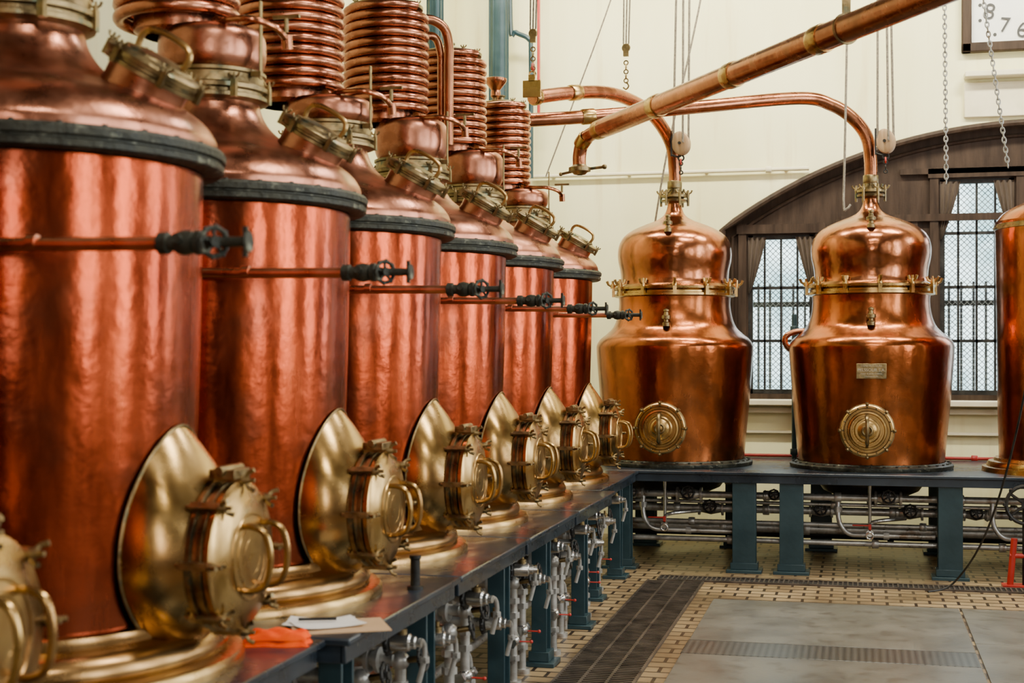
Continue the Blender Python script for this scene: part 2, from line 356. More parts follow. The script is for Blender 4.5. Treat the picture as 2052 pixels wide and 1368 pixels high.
    v.lathe([(.018,0),(.026,.004),(.026,.03),(.019,.034),(.019,.05),(.026,.06),(.030,.08),(.026,.105),(.02,.11),(.029,.114),(.029,.13),(.018,.14),(.012,.17),(.012,.25),(.018,.255),(.018,.27)],16,A,True)
    v.cyl((.765,y,zp),(.765,y-.045,zp+.008),.012,n=10)
    v.torus((.925,y,zp),(1,0,0),.020,.005,16,6); v.box((.918,y,zp),(.010,.010,.07))
    v.obj('valve',M_VERD,R,label='dark bronze valve body')
    MB().wheel((.845,y-.01,zp),(.75,-.6,0),.033,.006).obj('valve_handwheel',M_VERD,R)
    return R
XR=-2.28; TOP=.75
ROW=[2.39,3.55,4.76,5.93,7.12,8.32,9.60]
s0=build_row_still((XR,ROW[1],TOP))
s0['label']='large red copper still beside the orange cloth and papers'
labs={2.39:'red copper pot still at the table end with brass door handles',4.76:'red copper pot still with flared brass door and copper helmet',5.93:'red copper pot still with wide tall coil, midway along the table',7.12:'red copper pot still with tall coil, round cap and bent pipe',8.32:'red copper pot still near the end of the row',9.60:'last red copper pot still by the table corner'}
STILL={ROW[1]:s0}
for yy in ROW:
    if yy==ROW[1]: continue
    c=copytree(s0,None,(XR,yy,TOP)); c['label']=labs[yy]; STILL[yy]=c
def lower_coil(root,dz,sc,s,dx=0):
    for ch in root.children:
        nm=ch.name.split('.')[0]
        if nm in('condenser_coil','coil_core','coil_cap'):
            ch.location=(-.14*(1-sc)+dx,0,dz); ch.scale=(sc,sc,1)
        elif nm=='column_pot': ch.scale=(1,1,s); ch.location=(0,0,1.875*(1-s))
        elif nm in('outlet_pipe','tap_handle'): ch.location=(0,0,dz*.8)
lower_coil(STILL[4.76],-.05,1.0,.78)
lower_coil(STILL[5.93],-.10,1.08,.55,-.05)
lower_coil(STILL[9.60],-.09,.92,.60)
Rt=STILL[7.12]
MB().tube(smooth([(-.04,.10,2.60),(.0,.16,2.655),(.05,.22,2.665),(.10,.27,2.63),(.12,.29,2.55),(.12,.29,2.40),(.12,.29,2.0)],6),.026,12).obj('return_pipe',M_PIPE,Rt)
MB().tube(smooth([(-.03,.16,2.52),(.01,.22,2.58),(.05,.28,2.58),(.07,.31,2.50),(.07,.32,2.40),(.07,.32,2.0)],6),.022,12).obj('return_pipe',M_PIPE,Rt)
Rt=STILL[9.60]
MB().lathe([(.02,2.56),(.02,2.64),(.035,2.66),(.035,2.69),(.03,2.70),(.070,2.75),(.078,2.765),(.078,2.78),(.065,2.785)],24,Matrix.Translation((-.17,-.03,0))).obj('funnel',M_PIPE,Rt)

# ------------------------------------------------------------------ back stills
def build_back_still(loc,label):
    R=empty('alembic_still',loc,label,'still','copper alembic stills on the cross table')
    b=MB().lathe([(.50,.0),(.61,.0),(.615,.01),(.615,.028),(.60,.036),(.565,.04),(.555,.05)],96)
    for i in range(40):
        a=2*pi*i/40; b.lathe([(.010,0),(.010,.012)],6,Matrix.Translation((.588*math.cos(a),.588*math.sin(a),.034)),True)
    b.obj('base_flange',M_VERD,R,label='dark bolted base flange')
    prof=smooth([(.548,0,.03),(.568,0,.25),(.592,0,.50),(.612,0,.75),(.622,0,.90),(.618,0,.945),(.59,0,.99),(.535,0,1.035),(.485,0,1.09),(.455,0,1.17),(.442,0,1.26),(.445,0,1.33)],6)
    MB().lathe([(p.x,p.z) for p in prof],112).obj('body',M_BACK,R)
    c=MB().lathe([(.44,1.318),(.47,1.323),(.480,1.328),(.480,1.345),(.462,1.35),(.462,1.365),(.455,1.37),(.462,1.375),(.480,1.38),(.482,1.398),(.47,1.405),(.455,1.412),(.44,1.42)],96)
    c.obj('collar',M_BRASS,R,label='polished brass collar')
    w=MB(); w.box((.486,0,1.365),(.024,.028,.075)); w.wing((.492,0,1.395),(0,0,1),1.25)
    w0=w.obj('wing_nut',M_BRASS,R); w0.matrix_local=Matrix.Rotation(.13,4,'Z')
    for i in range(1,12):
        o=w0.copy(); COL.objects.link(o); o.parent=R; o.matrix_local=Matrix.Rotation(.13+2*pi*i/12,4,'Z')
    prof=smooth([(.44,0,1.415),(.428,0,1.46),(.432,0,1.53),(.448,0,1.61),(.452,0,1.68),(.438,0,1.75),(.40,0,1.81),(.33,0,1.86),(.24,0,1.90),(.15,0,1.935),(.09,0,1.975),(.062,0,2.03),(.052,0,2.09)],6)
    MB().lathe([(p.x,p.z) for p in prof],96).obj('helmet',M_BACKU,R,label='bulbous copper helmet')
    f=MB().lathe([(.05,2.07),(.07,2.08),(.105,2.085),(.108,2.10),(.075,2.105),(.072,2.115),(.106,2.12),(.106,2.138),(.06,2.145),(.058,2.19)],40)
    for i in range(6):
        a=2*pi*i/6; q=Vector((.108*math.cos(a),.108*math.sin(a),0)); f.cyl(q+Vector((0,0,2.05)),q+Vector((0,0,2.17)),.010,n=8); f.wing(q+Vector((0,0,2.135)),(0,0,1),.85)
    f.obj('neck_flange',M_BRASSD,R,label='aged brass neck coupling')
    zc=.31; dx=-.03; Mx=frame((dx,0,zc),(0,-1,0))
    door=MB().lathe([(.185,.50),(.182,.57),(.180,.595),(.190,.60),(.196,.605),(.198,.622),(.182,.626)],72,Mx).obj('front_door',M_BRASSD,R,label='round brass door surround')
    l=MB().lathe([(.180,.620),(.188,.626),(.190,.640),(.182,.648),(.168,.648),(.162,.636),(.145,.636),(.140,.646),(.128,.648),(.120,.640),(.095,.640),(.085,.648),(.07,.648),(.062,.655),(.04,.660),(.001,.664)],72,Mx)
    for rr in(.052,.108,.154): l.torus((dx,-.644,zc),(0,-1,0),rr,.0045,48,6)
    l.obj('door_lid',M_BRASS,door,label='polished ringed brass lid')
    cl=MB(); z=.196
    cl.box((dx,-.630,zc+z),(.022,.050,.022)); cl.cyl((dx,-.63,zc+z),(dx,-.672,zc+z),.008,n=8); cl.ball((dx,-.668,zc+z),.012,n=8)
    c1=cl.obj('door_clamp',M_BRASSD,door); ring_copies(c1,8,'Y',(dx,0,zc))
    bt_=MB().ball((dx,-.648,zc+.174),.007,n=8).obj('lid_bolt',M_BRASSD,door); ring_copies(bt_,16,'Y',(dx,0,zc))
    hd=MB().tube(smooth([(dx,-.645,zc+.105),(dx,-.70,zc+.10),(dx,-.73,zc+.055),(dx,-.73,zc-.055),(dx,-.70,zc-.10),(dx,-.645,zc-.105)],5),.015,10)
    hd.torus((dx,-.672,zc),(0,-1,0),.034,.010,24,8); hd.obj('door_handle',M_BRASSD,door)
    for (y,z,nm) in((-.40,1.835,'helmet_tap'),(-.50,1.105,'shoulder_tap')):
        t=MB().lathe([(.03,-.02),(.03,.005),(.018,.012),(.018,.03),(.034,.035),(.034,.06),(.02,.066),(.015,.09),(.022,.095),(.022,.105),(.006,.115)],16,Matrix.Translation((0,y,z)),True)
        t.cyl((-.035,y,z+.045),(.035,y,z+.045),.008,n=8); t.obj(nm,M_BRASSD,R)
    return R
SA=(-1.43,11.35,TOP); SB=(.09,11.35,TOP)
a1=build_back_still(SA,'brown copper alembic still with brass collar near the table corner')
b1=copytree(a1,None,SB); b1['label']='copper alembic still with brass nameplate and winged collar nuts'
def text_mesh(txt,size,ex=.001):
    cu=bpy.data.curves.new('txt','FONT'); cu.body=txt; cu.size=size; cu.extrude=ex; cu.align_x='CENTER'; cu.align_y='CENTER'
    o=bpy.data.objects.new('t',cu); COL.objects.link(o); dg=bpy.context.evaluated_depsgraph_get(); dg.update()
    me=bpy.data.meshes.new_from_object(o.evaluated_get(dg)); bpy.data.objects.remove(o); return me
def text_obj(name,txt,size,mat,parent,loc,rot=(pi/2,0,0),**pr):
    me=text_mesh(txt,size); me.materials.clear(); me.materials.append(mat)
    o=bpy.data.objects.new(name,me); COL.objects.link(o); o.parent=parent; o.location=loc; o.rotation_euler=rot
    for k,v in pr.items(): o[k]=v
    return o
NP=MB().box((0,-.612,.745),(.215,.008,.112)).obj('nameplate',M_BRASSD,b1,bevel=.003,label='small engraved aged metal nameplate')
text_obj('lettering','PELSSOUR S.A.',.031,M_ENGR,NP,(0,-.6170,.753))
text_obj('lettering','CONSTRUCTEURS',.018,M_ENGR,NP,(0,-.6170,.784))
text_obj('lettering','PARIS - RUE DU CHEMIN',.014,M_ENGR,NP,(0,-.6170,.725))
text_obj('lettering','FOURNISSEURS',.014,M_ENGR,NP,(0,-.6170,.706))
MB().tube(smooth([(-.60,-.05,.90),(-.645,-.06,.95),(-.64,-.06,1.01),(-.57,-.05,1.045),(-.49,-.04,1.05)],6),.022,12).obj('side_loop_pipe',M_PIPE,b1)
C=empty('cylindrical_still',(1.52,11.2,TOP),'tall cylindrical copper still with brass base ring and riveted band','still')
MB().lathe([(.50,.10),(.53,.10),(.54,.08),(.575,.075),(.59,.05),(.59,.04),(.62,.035),(.625,.0)],80).obj('base_ring',M_BRASS,C)
pr=smooth([(.50,0,.09),(.51,0,.5),(.52,0,1.2),(.53,0,1.80),(.53,0,1.83),(.52,0,1.86),(.47,0,1.92),(.36,0,1.98),(.2,0,2.03),(.08,0,2.08),(.06,0,2.2)],5)
MB().lathe([(p.x,p.z) for p in pr],96).obj('body',M_BACK,C)
b=MB().lathe([(.525,1.79),(.537,1.795),(.537,1.83),(.525,1.835)],80)
for i in range(60):
    a=2*pi*i/60; b.ball((.537*math.cos(a),.537*math.sin(a),1.812),.006,n=6)
b.obj('riveted_band',M_BRASSD,C)

# ------------------------------------------------------------------ vapour pipes
def vapour(name,pts,r,label,bands=()):
    P=smooth(pts,8); E=empty(name,P[0],label,'pipe'); o=P[0].copy()
    MB().tube([p-o for p in P],r,20).obj('pipe',M_PIPE,E)
    for (i,w,mt) in bands:
        p=P[i]-o; d=(P[min(i+1,len(P)-1)]-P[max(i-1,0)]).normalized()
        MB().lathe([(r,-w),(r+.006,-w),(r+.009,-w*.8),(r+.009,w*.8),(r+.006,w),(r,w)],24,frame(p,d)).obj('coupling',mt,E)
    return E
pa=vapour('vapour_pipe',[(-1.43,11.35,2.94),(-1.43,11.35,3.10),(-1.455,11.26,3.31),(-1.58,10.97,3.50),(-1.79,10.58,3.575),(-2.02,10.21,3.53),(-2.25,9.84,3.44)],.05,'curved copper vapour pipe rising from the corner alembic still',[(2,.03,M_BRASSD),(40,.05,M_BRASS),(47,.03,M_BRASS)])
pb=vapour('vapour_pipe',[(.09,11.35,2.94),(.09,11.35,3.12),(.06,11.34,3.30),(-.04,11.32,3.44),(-.20,11.27,3.545),(-.45,11.16,3.59),(-1.17,10.73,3.48),(-1.863,10.35,3.378),(-2.36,10.08,3.32)],.05,'long copper vapour pipe arching from the nameplate still',[(2,.03,M_BRASSD),(52,.03,M_BRASS),(57,.05,M_BRASS)])
E=empty('swing_pipe',(-1.835,9.46,2.87),'thick copper transfer pipe with downturned end hung on ropes','pipe')
P=smooth([(-1.835,9.46,2.87),(-1.835,9.46,2.97),(-1.80,9.42,3.055),(-1.70,9.31,3.095),(-1.50,9.02,3.105),(-.766,7.875,3.115),(.168,6.42,3.125),(.9,5.28,3.13),(1.5,4.35,3.14)],8)
o0=Vector((-1.835,9.46,2.87)); rad=[]
for i,p in enumerate(P):
    rad.append(.046 if i<24 else min(.046+(i-24)*.0035,.064))
MB().tube([p-o0 for p in P],rad,28).obj('pipe',M_PIPE,E)
for i,mt in((16,M_BRASS),(27,M_BRASS),(36,M_BRASS),(41,M_BRASS),(45,M_BRASS),(53,M_BRASS)):
    d=(P[i+1]-P[i-1]).normalized(); r=rad[i]
    MB().lathe([(r,-.045),(r+.005,-.045),(r+.007,-.035),(r+.007,.035),(r+.005,.045),(r,.045)],28,frame(P[i]-o0,d)).obj('coupling',mt,E)
nz=MB().lathe([(.045,.03),(.052,.02),(.075,.01),(.075,-.015),(.055,-.02),(.04,-.035),(.02,-.04)],24,None)
nz.cyl((.0,.0,-.005),(.16,0,.01),.010,n=8); nz.cyl((.0,.0,-.005),(-.13,0,-.03),.009,n=8); nz.ball((.17,0,.012),.018); nz.ball((-.13,0,-.03),.014)
nz.obj('outlet_valve',M_BRASSD,E)
cl=MB(); pm=P[46]-o0
cl.torus(pm,(P[47]-P[45]),.068,.006,28,6); cl.box(pm+Vector((0,0,.10)),(.04,.02,.07)); cl.torus(pm+Vector((0,0,.15)),(0,1,0),.02,.006,14,6)
cl.obj('hanging_bracket',M_BRASSD,E)

# ------------------------------------------------------------------ ropes, pulleys, chains
CEIL=6.0
def rope(pts,r,label,name='hemp_rope',mat=M_ROPE,k=6):
    Ps=smooth(pts,k) if k>1 else [Vector(p) for p in pts]
    o=Ps[0].copy(); ob=MB().tube([p-o for p in Ps],r,8).obj(name,mat,None,o)
    ob['label']=label; ob['category']='rope'; return ob
rope([tuple(P[46]+Vector((0,0,.165))),tuple(P[46]+Vector((.02,.01,1.2))),(P[46].x+.05,P[46].y,CEIL)],.010,'hemp rope carrying the thick transfer pipe')
def pulley(x,y,z,label,strands):
    E=empty('pulley_block',(x,y,z),label,'pulley')
    Mx=frame((0,0,0),(math.sin(-.25),-math.cos(.25),0))
    b=MB().lathe([(.001,-.035),(.055,-.035),(.071,-.028),(.075,-.012),(.075,.012),(.071,.028),(.055,.035),(.001,.035)],32,Mx@Matrix.Scale(1.3,4,(0,1,0)))
    b.obj('wooden_sheave',M_WOODL,E)
    k=MB(); k.cyl(Mx@Vector((0,0,-.042)),Mx@Vector((0,0,.042)),.012,n=12)
    k.box((-.075,0,0),(.012,.03,.20)); k.torus((0,0,-.115),(0,1,0),.022,.007,16,6)
    k.tube([(-.07,0,-.09),(-.03,0,-.105),(0,0,-.10)],.008,8)
    for i in range(3): k.torus((0,0,-.16-.035*i),((i%2),1-(i%2),0),.014,.005,12,6,)
    k.obj('iron_strap',M_BLACK,E)
    MB().torus((0,0,-.145),(1,0,0),.02,.007,14,6).obj('shackle',M_RED,E)
    for (dx,dy,tx,ty) in strands:
        MB().tube([(dx,dy,.0),(tx,ty,CEIL-z)],.009,8).obj('rope',M_ROPE,E)
    return E
pulley(-1.36,11.20,3.28,'wooden pulley block with ropes above the corner still',[(-.06,-.01,.02,-.2),(.06,-.01,.10,-.2),(.02,-.05,.06,-.3)])
pulley(.20,11.26,3.25,'wooden pulley block with ropes above the nameplate still',[(-.06,-.01,-.06,-.2),(.06,-.01,.0,-.2),(.02,-.05,-.02,-.3)])
rope([(-.06,11.05,2.75),(-.085,11.04,2.72),(-.11,11.05,2.76),(-.10,11.1,3.3),(-.05,11.1,CEIL)],.009,'hemp rope loop hanging beside the pulley')
rope([(-1.62,11.55,2.66),(-1.5,11.5,3.3),(-1.2,11.4,4.6),(-1.0,11.3,CEIL)],.008,'thin rope falling behind the corner still neck')
rope([(-2.45,11.2,3.05),(-2.2,11.2,3.7),(-1.9,11.2,4.5),(-1.4,11.2,CEIL)],.006,'thin slanting rope against the cream wall')
def hoist(x,y,z,label,red):
    E=empty('hoist_tackle',(x,y,z),label,'pulley')
    b=MB(); b.box((0,0,.28),(.04,.03,.09)); b.lathe([(.028,-.012),(.034,0),(.028,.012)],16,frame((0,0,.30),(0,-1,0)),True)
    for i in range(5): b.torus((0,0,.05+.034*i),((i%2),1-(i%2),0),.016,.005,12,6)
    b.tube(smooth([(0,0,.04),(.02,0,.01),(0,0,-.015),(-.022,0,0)],4),.006,6)
    b.obj('block_and_hook',M_BRASSD,E)
    if red: MB().torus((0,0,.06),(1,0,0),.025,.008,16,6).obj('shackle',M_RED,E)
    for dx in(-.02,0,.02): MB().tube([(dx,0,.33),(dx*2+.04,0,CEIL-z)],.006,6).obj('rope',M_ROPE,E)
hoist(-2.25,9.86,3.60,'brass hoist tackle holding the pipe end',True)
hoist(-1.72,10.72,3.65,'chain and tackle above the curved vapour pipe',False)
b=MB(); b.box((0,0,.0),(.13,.016,.12)); b.box((0,0,.075),(.05,.016,.05)); b.torus((0,0,.105),(0,1,0),.018,.006,14,6)
o=b.obj('pipe_bracket',M_BRASS,None,(-2.24,9.78,3.49),bevel=.004); o['label']='brass hanging plate clamped at the pipe end'; o['category']='bracket'
def chain(p0,p1,label,L=.042,r=.0042,sag=0):
    p0=Vector(p0);p1=Vector(p1); n=int((p1-p0).length/(L*.72)); b=MB()
    for i in range(n):
        c=(p1-p0)*((i+.5)/n); d=(p1-p0).normalized()
        side=Vector((0,1,0)) if i%2 else Vector((1,0,0))
        side=(side-d*side.dot(d)).normalized(); oth=d.cross(side)
        b.tube([c+d*(L*.5*math.cos(2*pi*k/10))+oth*(L*.27*math.sin(2*pi*k/10)) for k in range(10)],r,6,True)
    o=b.obj('steel_chain',M_GREY,None,p0); o['label']=label; o['category']='chain'
chain((.55,9.6,2.72),(.52,9.6,CEIL),'thin steel hoist chain hanging free')
chain((.90,9.3,2.78),(.45,9.3,CEIL),'slanting steel chain in front of the arched window')
rope([(1.08,9.0,2.75),(1.04,9.0,1.9),(.93,9.2,1.1),(.80,9.7,.45),(.62,10.0,.08),(.45,9.9,.03)],.007,'slack dark cable hanging down to the floor','dark_cable',M_BLACK)

# ------------------------------------------------------------------ tables
def leg_mesh(w=.19,d=.14,h=.63):
    b=MB(); b.box((0,-d/2,h/2),(w,.014,h)); b.box((0,d/2,h/2),(w,.014,h)); b.box((0,0,h/2),(.014,d,h))
    b.box((0,0,.012),(w+.09,d+.08,.024)); b.box((0,0,.05),(w+.03,d+.03,.05)); b.box((0,0,h-.01),(w+.04,d+.02,.02))
    return b
def table(name,x0,x1,y0,y1,label,legs,rail=.058,w=.16,d=.12):
    E=empty(name,((x0+x1)/2,(y0+y1)/2,0),label,'table'); cx,cy=(x0+x1)/2,(y0+y1)/2
    MB().box((0,0,TOP-.012),(x1-x0,y1-y0,.024)).obj('table_top',M_PLAT,E,bevel=.006)
    b=MB(); zz=TOP-.024-rail/2
    b.box(((x1-x0)/2-.03,0,zz),(.02,y1-y0-.04,rail)); b.box((-(x1-x0)/2+.03,0,zz),(.02,y1-y0-.04,rail))
    b.box((0,(y1-y0)/2-.03,zz),(x1-x0-.06,.02,rail)); b.box((0,-(y1-y0)/2+.03,zz),(x1-x0-.06,.02,rail))
    b.obj('apron_rail',M_PLAT,E,bevel=.003)
    lm=None
    for (lx,ly) in legs:
        if lm is None:
            lm=leg_mesh(w,d,TOP-.024).obj('leg',M_TEAL,E,(lx-cx,ly-cy,0),bevel=.003)
        else:
            c=lm.copy(); COL.objects.link(c); c.location=(lx-cx,ly-cy,0)
    return E
g='still tables'
segs=[(-3.05,-1.57,1.0,4.055,[2.2,3.9]),(-3.05,-1.50,4.075,5.32,[4.25,5.15]),(-3.05,-1.50,5.335,6.52,[6.35]),(-3.05,-1.50,6.535,7.72,[7.25]),(-3.05,-1.50,7.735,8.93,[8.30]),(-3.05,-1.60,8.945,10.56,[9.25,10.2])]
for i,(x0,x1,y0,y1,ls) in enumerate(segs):
    t=table('still_table',x0,x1,y0,y1,'blue-black painted iron table section carrying a copper still',[(x1-.11,l) for l in ls]+[(x0+.15,l) for l in ls],w=.08,d=.10); t['group']=g
bt=table('still_table',-3.05,2.7,10.58,12.25,'long blue-black painted iron cross table on teal posts',[(x,10.70) for x in(-1.76,-.826,-.482,.639,1.9)]+[(x,12.05) for x in(-1.76,-1.0,-.3,.639,1.9)],w=.17,d=.12); bt['group']=g
# ------------------------------------------------------------------ pipework under the tables
GV='pipe valves under the tables'
def drain(loc,rotz,label):
    E=empty('drain_valve',loc,label,'valve',GV)
    p=MB(); p.cyl((-.24,0,.50),(.0,0,.50),.022,n=16); p.ball((0,0,.50),.036); p.cyl((0,0,.50),(0,0,.02),.021,n=16)
    p.lathe([(.042,0),(.042,.025)],20,Matrix.Translation((0,0,.0)),True)
    p.obj('grey_pipe',M_GREY,E)
    f=MB().lathe([(.050,-.24),(.050,-.228),(.028,-.225),(.034,-.18),(.028,-.135),(.05,-.13),(.05,-.115),(.028,-.113),(.028,-.095),(.05,-.09),(.05,-.075)],24,frame((0,0,.50),(1,0,0)),True)
    f.obj('flange',M_GREY,E)
    for z in(.40,.33,.12): MB().lathe([(.032,0),(.032,.028)],6,Matrix.Translation((0,0,z)),True).obj('pipe_nut',M_GREY,E)
    v=MB().cyl((0,0,.50),(.09,0,.515),.012,n=12); v.obj('valve_stem',M_BRASSD,E)
    MB().wheel((.09,0,.515),(1,0,.2),.042,.006,5).obj('handwheel',M_BLACK,E)
    l=MB(); l.box((.040,0,.215),(.10,.013,.006)); l.ball((.09,0,.215),.009); l.cyl((0,0,.215),(.03,0,.215),.010,n=8); l.obj('lever',M_RED,E,bevel=.002)
    v=MB(); v.ball((0,0,.22),.036,(1,1,.9)); v.cyl((0,-.07,.22),(0,.07,.22),.020,n=14); v.lathe([(.029,0),(.029,.025)],6,frame((0,.055,.22),(0,1,0)),True); v.lathe([(.029,0),(.029,.025)],6,frame((0,-.08,.22),(0,1,0)),True); v.obj('ball_valve',M_CHROME,E)
    t=MB().tube(smooth([(0,.0,.30),(-.02,.06,.30),(-.02,.10,.28),(-.02,.12,.20),(-.02,.12,.02)],5),.012,10)
    t.lathe([(.022,0),(.022,.02)],6,Matrix.Translation((-.02,.12,.16)),True); t.obj('bypass_pipe',M_GREY,E)
    E.rotation_euler=(0,0,rotz); return E
d0=drain((-1.66,4.62,0),0,'galvanized drain pipe with handwheel and red lever under table')
for (x,y,r) in((-1.62,4.93,-.1),(-1.60,5.5,.2),(-1.66,5.95,-.1),(-1.64,6.75,.1),(-1.66,7.02,.0),(-1.60,7.5,.15),(-1.66,7.98,-.2),(-1.64,8.62,.1),(-1.72,9.02,.1),(-1.74,9.62,0)):
    c=copytree(d0,None,(x,y,0)); c.rotation_euler=(0,0,r)
def steam(loc,rotz):
    E=empty('steam_fitting',loc,'silver horizontal steam fitting with black toothed flange under the table edge','valve','steam fittings along the table edge')
    A=frame((0,0,0),(1,0,0))
    MB().lathe([(.02,-.30),(.03,-.299),(.03,-.12),(.045,-.118),(.045,-.09),(.028,-.085),(.028,-.03)],20,A,True).obj('inlet_pipe',M_GREY,E)
    f=MB().lathe([(.055,-.035),(.062,-.03),(.062,-.012),(.055,-.008)],24,A,True)
    for i in range(10):
        a=2*pi*i/10; f.ball((-.02,.062*math.cos(a),.062*math.sin(a)),.012,n=8)
    f.obj('toothed_flange',M_BLACK,E)
    MB().lathe([(.036,-.01),(.044,.0),(.046,.05),(.044,.09),(.032,.098),(.032,.12),(.022,.125),(.022,.15)],24,A,True).obj('steel_barrel',M_CHROME,E)
    t=MB().tube(smooth([(.13,0,0),(.13,.05,0),(.13,.10,-.03),(.13,.11,-.10),(.10,.11,-.22)],5),.014,10)
    t.lathe([(.026,0),(.026,.03)],6,frame((.13,.11,-.12),(0,0,1)),True); t.obj('elbow_pipe',M_GREY,E)
    MB().lathe([(.02,0),(.026,.01),(.026,.03),(.012,.035),(.012,.06)],14,frame((.05,0,.035),(0,0,1)),True).obj('bleed_nut',M_BRASSD,E)
    E.rotation_euler=(0,0,rotz); E.scale=(.72,)*3; return E
s1=steam((-1.60,4.78,.60),0)
for (x,y,z,r) in((-1.61,5.24,.52,.1),(-1.58,5.72,.60,-.15),(-1.61,6.13,.42,0),(-1.58,6.53,.60,.2),(-1.60,6.90,.50,0),(-1.60,7.36,.60,-.1),(-1.60,7.72,.50,.1),(-1.60,8.12,.60,0),(-1.60,8.45,.48,.2),(-1.67,8.85,.60,0),(-1.69,9.42,.50,.1),(-1.69,9.85,.60,0)):
    c=copytree(s1,None,(x,y,z)); c.rotation_euler=(0,0,r)
def gate_valve(loc,ax,label,sc=1.0,group=GV):
    E=empty('gate_valve',loc,label,'valve',group)
    b=MB(); b.lathe([(.05,-.09),(.05,-.075),(.03,-.07),(.038,-.03),(.045,0),(.038,.03),(.03,.07),(.05,.075),(.05,.09)],18,frame((0,0,0),ax),True)
    b.cyl((0,0,0),(0,-.09,.02),.018,n=10); b.obj('valve_body',M_GREY,E)
    MB().wheel((0,-.10,.022),(0,-1,.2),.042,.007,5).obj('handwheel',M_BLACK,E)
    E.scale=(sc,)*3; return E
def run(p0,p1,r,label,mat=M_GREY,cps=(),feet=None):
    p0=Vector(p0);p1=Vector(p1); b=MB().cyl((0,0,0),p1-p0,r,n=18)
    L=(p1-p0).length; d=(p1-p0).normalized()
    for t in cps: b.lathe([(r+.010,-.025),(r+.013,-.02),(r+.013,.02),(r+.010,.025)],16,frame(d*L*t,d),True)
    if feet:
        for t in (.08,.36,.64,.92): b.box(d*L*t+Vector(feet)*.5,(.03,max(abs(feet[1]),.03),max(abs(feet[2]),.03)))
    o=b.obj('supply_pipe',mat,None,p0); o['label']=label; o['category']='pipe'; return o
run((-1.98,3.0,.56),(-1.98,10.4,.56),.030,'galvanized supply pipe running under the still tables',cps=[i/12 for i in range(1,12)])
run((-2.05,3.0,.30),(-2.05,10.4,.30),.035,'lower galvanized pipe under the still tables',cps=[.2,.4,.6,.8])
run((-1.84,4.0,.38),(-1.84,10.4,.38),.018,'slim copper condensate pipe under the still tables',mat=M_PIPE,cps=[i/9 for i in range(1,9)])
run((-1.90,4.0,.14),(-1.90,10.4,.14),.022,'low galvanized pipe near the floor under the tables',cps=[i/7 for i in range(1,7)])
run((-2.0,10.95,.545),(2.4,10.95,.545),.026,'galvanized pipe run beneath the cross table',cps=(.08,.3,.42,.62,.8))
run((-1.9,11.15,.42),(2.4,11.15,.42),.030,'insulated grey pipe run beneath the cross table',cps=(.12,.28,.5,.66))
run((-1.9,11.3,.26),(2.4,11.3,.26),.034,'thick lower pipe run beneath the cross table',cps=(.2,.35,.6,.9))
run((-1.9,11.02,.33),(2.4,11.02,.33),.018,'slim grey pipe beneath the cross table',cps=(.15,.33,.55,.75))
run((-1.9,11.06,.48),(2.4,11.06,.48),.014,'thin grey tube beneath the cross table',cps=(.1,.4,.7))
run((-1.9,10.98,.20),(2.4,10.98,.20),.020,'low slim pipe beneath the cross table',cps=(.22,.47,.68,.86))
run((-1.9,11.72,.60),(2.4,11.72,.60),.03,'shadowed grey pipe high under the cross table',cps=(.2,.5,.8))
run((-1.9,11.85,.16),(2.4,11.85,.16),.04,'dark lowest pipe beneath the cross table',mat=M_BLACK,cps=(.2,.5))
for x,y,z,s_ in((-1.265,10.95,.545,1.1),(.214,10.95,.545,1.1),(-1.12,11.15,.42,1.1),(.374,11.15,.42,1.1),(-1.70,10.95,.545,.9),(-.62,10.95,.545,.85),(.85,11.15,.42,1.0),(-.28,11.15,.42,1.0)):
    gate_valve((x,y,z),(1,0,0),'flanged gate valve with black handwheel on grey pipe',s_)
def droppipe(x,lab,l=.62):
    b=MB().tube(smooth([(x,10.95,.53),(x,10.93,.42),(x+.02,10.92,.34),(x+.08,10.92,.28),(x+.2,10.93,.27),(x+l,10.96,.265)],6),.018,12)
    b.lathe([(.030,-.02),(.030,.02)],10,frame((x,10.935,.46),(0,0,1)),True)
    b.lathe([(.028,-.02),(.028,.02)],10,frame((x+.35,10.945,.268),(1,0,0)),True)
    o=b.obj('bent_drain_pipe',M_GREY,None); o['label']=lab; o['category']='pipe'
for x,l in((-1.62,.7),(-.15,.7),(.95,.6)): droppipe(x,'bent galvanized drain pipe dropping below the cross table',l)
def tap(x,y,z):
    E=empty('drain_tap',(x,y,z),'small chrome drain tap with red lever under a still','valve','red lever taps')
    t=MB(); t.cyl((0,0,.36),(0,0,.0),.013,n=12); t.lathe([(.026,-.02),(.03,0),(.026,.02)],14,frame((0,-.02,-.01),(0,-1,0)),True); t.torus((0,-.04,-.03),(0,-1,0),.024,.008,18,8); t.tube(smooth([(0,0,.06),(.08,0,.08),(.26,.1,.09)],5),.014,10)
    t.obj('tap_body',M_CHROME,E)
    l=MB(); l.box((-.06,-.03,.045),(.13,.018,.010)); l.box((.0,-.03,.03),(.02,.02,.05)); l.obj('lever',M_RED,E,bevel=.002)
tap(-1.44,10.85,.33); tap(.08,10.85,.31)
o=run((-1.0,12.2,.766),(2.2,12.2,.766),.014,'slim red painted pipe lying behind the alembic stills',mat=M_RED,cps=(.3,.6))
o=run((-.52,12.05,TOP),(-.52,12.05,1.95),.022,'slim dark teal upright pipe between the alembic stills',mat=M_TEAL,cps=(.05,.9))
for (x,y,z) in (SA,SB):
    b=MB().lathe([(.42,.70),(.41,.62),(.36,.55),(.25,.50),(.10,.47),(.03,.465),(.03,.42)],48); o=b.obj('still_sump',M_BLACK,None,(x,y+.02,.02)); o['label']='dark iron bowl hanging under an alembic still'; o['category']='sump'
